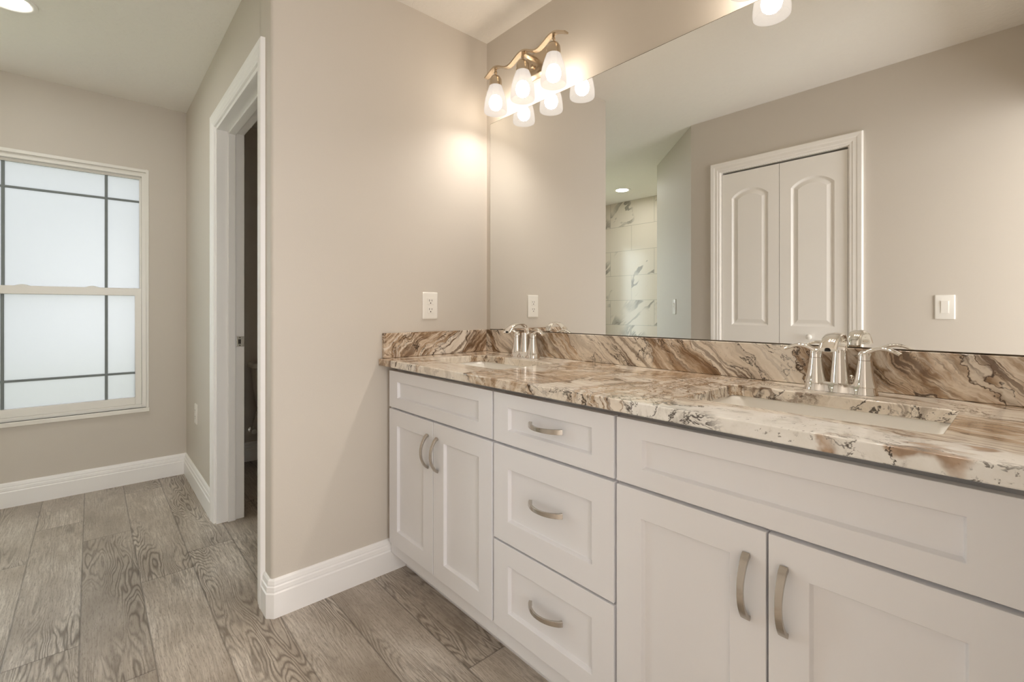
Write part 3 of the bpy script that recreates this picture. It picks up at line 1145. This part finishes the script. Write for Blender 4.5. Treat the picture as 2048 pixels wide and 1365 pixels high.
# ------------------------------------------------------------------ vanity lights
def make_vanity_light(cx, label):
    yb = -0.095
    t = thing('vanity_light', (cx, 0.0, 2.19), label, 'vanity light', 'three-shade vanity lights')
    sp_ = 0.181
    # wall plate with bevelled rim
    bm = bmesh.new()

    def rect(dx, y):
        return [(x, y, z) for x, z in rrect(cx - 0.066 + dx, cx + 0.066 - dx, 2.132 + dx, 2.250 - dx, 0.006, 3)]
    loft(bm, [rect(0, -0.0005), rect(0, -0.006), rect(0.012, -0.020), rect(0.014, -0.021)])
    pl = obj('wall_plate', bm, M_NICKELW, t, smooth=True, autosm=25)
    bm = bmesh.new()
    lathe(bm, [(0.006, -0.020), (0.006, -0.027), (0.009, -0.029), (0.009, -0.034), (0.004, -0.038)], (cx - 0.012, 0, 2.182), 16, 'y', True, True)
    obj('finial', bm, M_NICKELW, pl, smooth=True, autosm=40)
    bm = bmesh.new()
    box(bm, cx - 0.011, cx + 0.011, yb + 0.004, -0.019, 2.205, 2.217)
    obj('arm', bm, M_NICKELW, t, bevel=0.002)
    # wavy ribbon bar
    bm = bmesh.new()
    path = []
    n = 90
    L = sp_ + 0.068
    for i in range(n + 1):
        x = -L + 2 * L * i / n
        path.append((cx + x, yb, 2.203 + 0.0145 * cos(2 * pi * x / sp_)))
    sweep(bm, path, lambda t_: [(-0.0115, -0.0035), (0.0115, -0.0035), (0.0115, 0.0035), (-0.0115, 0.0035)], side=Vector((0, 1, 0)))
    obj('wavy_bar', bm, M_NICKELW, t, smooth=True, autosm=40)
    for k in (-1, 0, 1):
        x = cx + k * sp_
        bm = bmesh.new()
        lathe(bm, [(0.0055, 2.215), (0.0055, 2.200), (0.0075, 2.198), (0.0075, 2.192), (0.005, 2.190), (0.005, 2.184), (0.009, 2.182), (0.019, 2.177), (0.0265, 2.165), (0.0285, 2.150), (0.0285, 2.132),
                   (0.0275, 2.132), (0.0275, 2.150), (0.018, 2.172), (0.001, 2.176)], (x, yb, 0), 32, 'z', True, True)
        so = obj('socket_cup', bm, M_NICKELW, t, smooth=True, autosm=45)
        bm = bmesh.new()
        outer = [(0.0262, 2.141), (0.0285, 2.133), (0.0345, 2.118), (0.0415, 2.098), (0.0475, 2.075), (0.0515, 2.050), (0.0532, 2.030), (0.0530, 2.018), (0.0515, 2.012)]
        inner = [(r_ - 0.003, z + 0.0005) for r_, z in reversed(outer)]
        lathe(bm, outer + inner, (x, yb, 0), 40, 'z', False, False)
        sh = obj('glass_shade', bm, M_SHADE, t, smooth=True, label='frosted white glass bell shade')
        bm = bmesh.new()
        lathe(bm, [(0.019, 2.086), (0.026, 2.075), (0.0300, 2.060), (0.0300, 2.050), (0.026, 2.037), (0.017, 2.028), (0.007, 2.0245), (0.0005, 2.024)], (x, yb, 0), 24, 'z', True, True)
        obj('bulb', bm, M_BULB, sh, smooth=True, label='glowing round light bulb')
        bm = bmesh.new()
        lathe(bm, [(0.013, 2.150), (0.013, 2.100), (0.0188, 2.0865)], (x, yb, 0), 20, 'z', True, True)
        obj('bulb_base', bm, M_PLASTIC, sh, smooth=True, autosm=60)
    return t


make_vanity_light(0.363, 'nickel three-shade vanity light in full view above the mirror near the partition wall')
make_vanity_light(1.474, 'nickel three-shade vanity light cut off by the top of the photo, one shade reflected')


# ------------------------------------------------------------------ recessed lights
def make_downlight(x, y, label):
    t = thing('recessed_light', (x, y, H), label, 'ceiling light', 'recessed ceiling lights')
    bm = bmesh.new()
    lathe(bm, [(0.096, H - 0.0003), (0.095, H - 0.005), (0.088, H - 0.007), (0.076, H - 0.005), (0.066, H - 0.002), (0.066, H - 0.0003)], (x, y, 0), 48)
    obj('trim_ring', bm, M_PLASTIC, t, smooth=True, autosm=50)
    bm = bmesh.new()
    lathe(bm, [(0.0655, H - 0.0024), (0.0655, H - 0.0008)], (x, y, 0), 40, 'z', True, True)
    obj('lens', bm, M_CAN, t, label='glowing round lens')
    return t


make_downlight(-1.115, -1.745, 'round recessed ceiling light at the top corner of the photo near the window')
make_downlight(-1.245, -2.95, 'round recessed ceiling light over the shower, reflected in the mirror')


# ------------------------------------------------------------------ outlets and switches (built facing -Y at the origin)
def plate_at(name, loc, rz, w, h, kind, label, cat, group):
    t = thing(name, (0, 0, 0), label, cat, group)
    bm = bmesh.new()
    ring = lambda d, y: [(x, y, z) for x, z in rrect(-w / 2 + d, w / 2 - d, -h / 2 + d, h / 2 - d, 0.004, 3)]
    loft(bm, [ring(0, -0.0002), ring(0, -0.003), ring(0.003, -0.0058), ring(0.005, -0.0062)])
    obj('cover_plate', bm, M_PLASTIC, t, smooth=True, autosm=30)
    if kind == 'outlet':
        for zc in (-0.0195, 0.0195):
            o = obj('receptacle', B((-0.0165, 0.0165, -0.0074, -0.006, zc - 0.0145, zc + 0.0145)), M_PLASTIC, t, bevel=0.001)
            obj('slot', B((-0.0075, -0.0053, -0.0078, -0.0070, zc - 0.0005, zc + 0.0085)), M_SLOT, o)
            obj('slot', B((0.0053, 0.0075, -0.0078, -0.0070, zc + 0.0005, zc + 0.0075)), M_SLOT, o)
            bm = bmesh.new()
            lathe(bm, [(0.0028, -0.0078), (0.0028, -0.0070)], (0, 0, zc - 0.0075), 12, 'y', True, True)
            obj('ground_hole', bm, M_SLOT, o)
    else:
        o = obj('rocker_frame', B((-0.0168, 0.0168, -0.0070, -0.006, -0.0335, 0.0335)), M_PLASTIC, t, bevel=0.0008)
        bm = bmesh.new()
        prism(bm, [(-0.0065, -0.0300), (-0.0078, -0.0300), (-0.0085, 0.0), (-0.0115, 0.0300), (-0.0065, 0.0300)], -0.0140, 0.0140 if kind == 'rocker' else 0.006, 'x')
        obj('rocker', bm, M_PLASTIC, o, bevel=0.0008)
        if kind == 'dimmer':
            obj('slider', B((0.0085, 0.0135, -0.0095, -0.0065, -0.004, 0.006)), M_PLASTIC, o, bevel=0.0006)
    t.location = loc
    t.rotation_euler = (0, 0, rz)
    return t


plate_at('outlet', (0.0, -0.332, 1.126), pi / 2, 0.079, 0.122, 'outlet', 'white duplex outlet on the partition wall above the side splash', 'outlet', 'white wall outlets')
plate_at('outlet', (-1.60, YD, 0.468), 0, 0.079, 0.122, 'outlet', 'white outlet low on the narrow wall between window and doorway', 'outlet', 'white wall outlets')
plate_at('light_switch', (1.527, YS, 1.121), pi, 0.079, 0.124, 'rocker', 'white square-looking rocker switch right of the closet door, reflected in the mirror', 'switch', 'white light switches')
Pm = (Vector((0.17, YS)) + Vector((dx, dy)) * 0.415)
plate_at('light_switch', (Pm.x - 0.0001, Pm.y + 0.0001, 1.13), pi + pi / 4 + 0.004, 0.079, 0.124, 'dimmer', 'white dimmer switch on the angled wall, reflected left of the closet door', 'switch', 'white light switches')

# ------------------------------------------------------------------ toilet in the dark toilet room
tc = -0.415
t = thing('toilet', (XW + 0.36, tc, 0), 'toilet in the dark room behind the doorway, its tank edge showing', 'toilet')


def tank_ring(d, z, x0=XW + 0.022, x1=XW + 0.215):
    return [(x, y, z) for x, y in rrect(x0 + max(0, d * 0.4), x1 - d, tc - 0.215 + d, tc + 0.215 - d, 0.03, 4)]


bm = bmesh.new()
loft(bm, [tank_ring(0.055, 0.385), tank_ring(0.045, 0.41), tank_ring(0.022, 0.55), tank_ring(0.012, 0.69)])
tk = obj('tank', bm, M_PORC, t, smooth=True, autosm=40)
bm = bmesh.new()
loft(bm, [tank_ring(0.004, 0.691), tank_ring(-0.008, 0.697), tank_ring(-0.008, 0.715), tank_ring(0.004, 0.728)])
obj('tank_lid', bm, M_PORC, t, smooth=True, autosm=40)
bm = bmesh.new()
sweep(bm, [(XW + 0.222, tc - 0.15, 0.63), (XW + 0.226, tc - 0.12, 0.628), (XW + 0.226, tc - 0.085, 0.62)], lambda q_: ell(0.006, 0.004, 10))
lathe(bm, [(0.011, XW + 0.203), (0.011, XW + 0.226)], (0, tc - 0.15, 0.63), 14, 'x', True, True)
obj('flush_lever', bm, M_CHROME, tk, smooth=True, autosm=40)


def oval(cx_, a_, b_, z, n=32, back=0.0):
    pts = []
    for i in range(n):
        q_ = 2 * pi * i / n
        pts.append((cx_ + a_ * cos(q_), tc + b_ * sin(q_), z))
    return pts


bx = XW + 0.46
bm = bmesh.new()
loft(bm, [oval(bx - 0.10, 0.20, 0.105, 0.0), oval(bx - 0.10, 0.19, 0.095, 0.05), oval(bx - 0.08, 0.17, 0.09, 0.14), oval(bx - 0.04, 0.20, 0.12, 0.24),
          oval(bx - 0.01, 0.24, 0.165, 0.33), oval(bx, 0.25, 0.182, 0.38), oval(bx, 0.245, 0.178, 0.392), oval(bx, 0.18, 0.125, 0.392), oval(bx - 0.01, 0.15, 0.10, 0.33), oval(bx - 0.03, 0.06, 0.05, 0.24)])
box(bm, XW + 0.05, XW + 0.27, tc - 0.10, tc + 0.10, 0.30, 0.386)
obj('bowl', bm, M_PORC, t, smooth=True, autosm=50)
bm = bmesh.new()
loft(bm, [oval(bx, 0.25, 0.186, 0.394), oval(bx, 0.252, 0.188, 0.402), oval(bx, 0.25, 0.186, 0.424), oval(bx, 0.22, 0.165, 0.430)])
obj('seat_lid', bm, M_PLASTIC, t, smooth=True, autosm=50)
VY = -0.60
t2 = thing('supply_valve', (XW + 0.02, VY, 0.226), 'small supply valve low on the wall beside the toilet', 'valve')
bm = bmesh.new()
lathe(bm, [(0.024, XW + 0.0005), (0.022, XW + 0.005), (0.008, XW + 0.008), (0.008, XW + 0.05), (0.012, XW + 0.052), (0.012, XW + 0.075)], (0, VY, 0.226), 18, 'x', True, True)
obj('valve_body', bm, M_CHROME, t2, smooth=True, autosm=40)
bm = bmesh.new()
lathe(bm, [(0.010, XW + 0.0752), (0.017, XW + 0.080), (0.017, XW + 0.090), (0.008, XW + 0.094)], (0, VY, 0.226), 18, 'x', True, True)
obj('valve_knob', bm, M_PLASTIC, t2, smooth=True, autosm=40)
bm = bmesh.new()
path = smooth_path([(XW + 0.063, VY, 0.237), (XW + 0.066, VY - 0.003, 0.29), (XW + 0.080, VY + 0.003, 0.33), (XW + 0.09, VY + 0.015, 0.37)], 6)
sweep(bm, path, lambda q_: ell(0.005, 0.005, 8), up=Vector((1, 0.2, 0)))
obj('hose', bm, M_CHROME, t2, smooth=True)
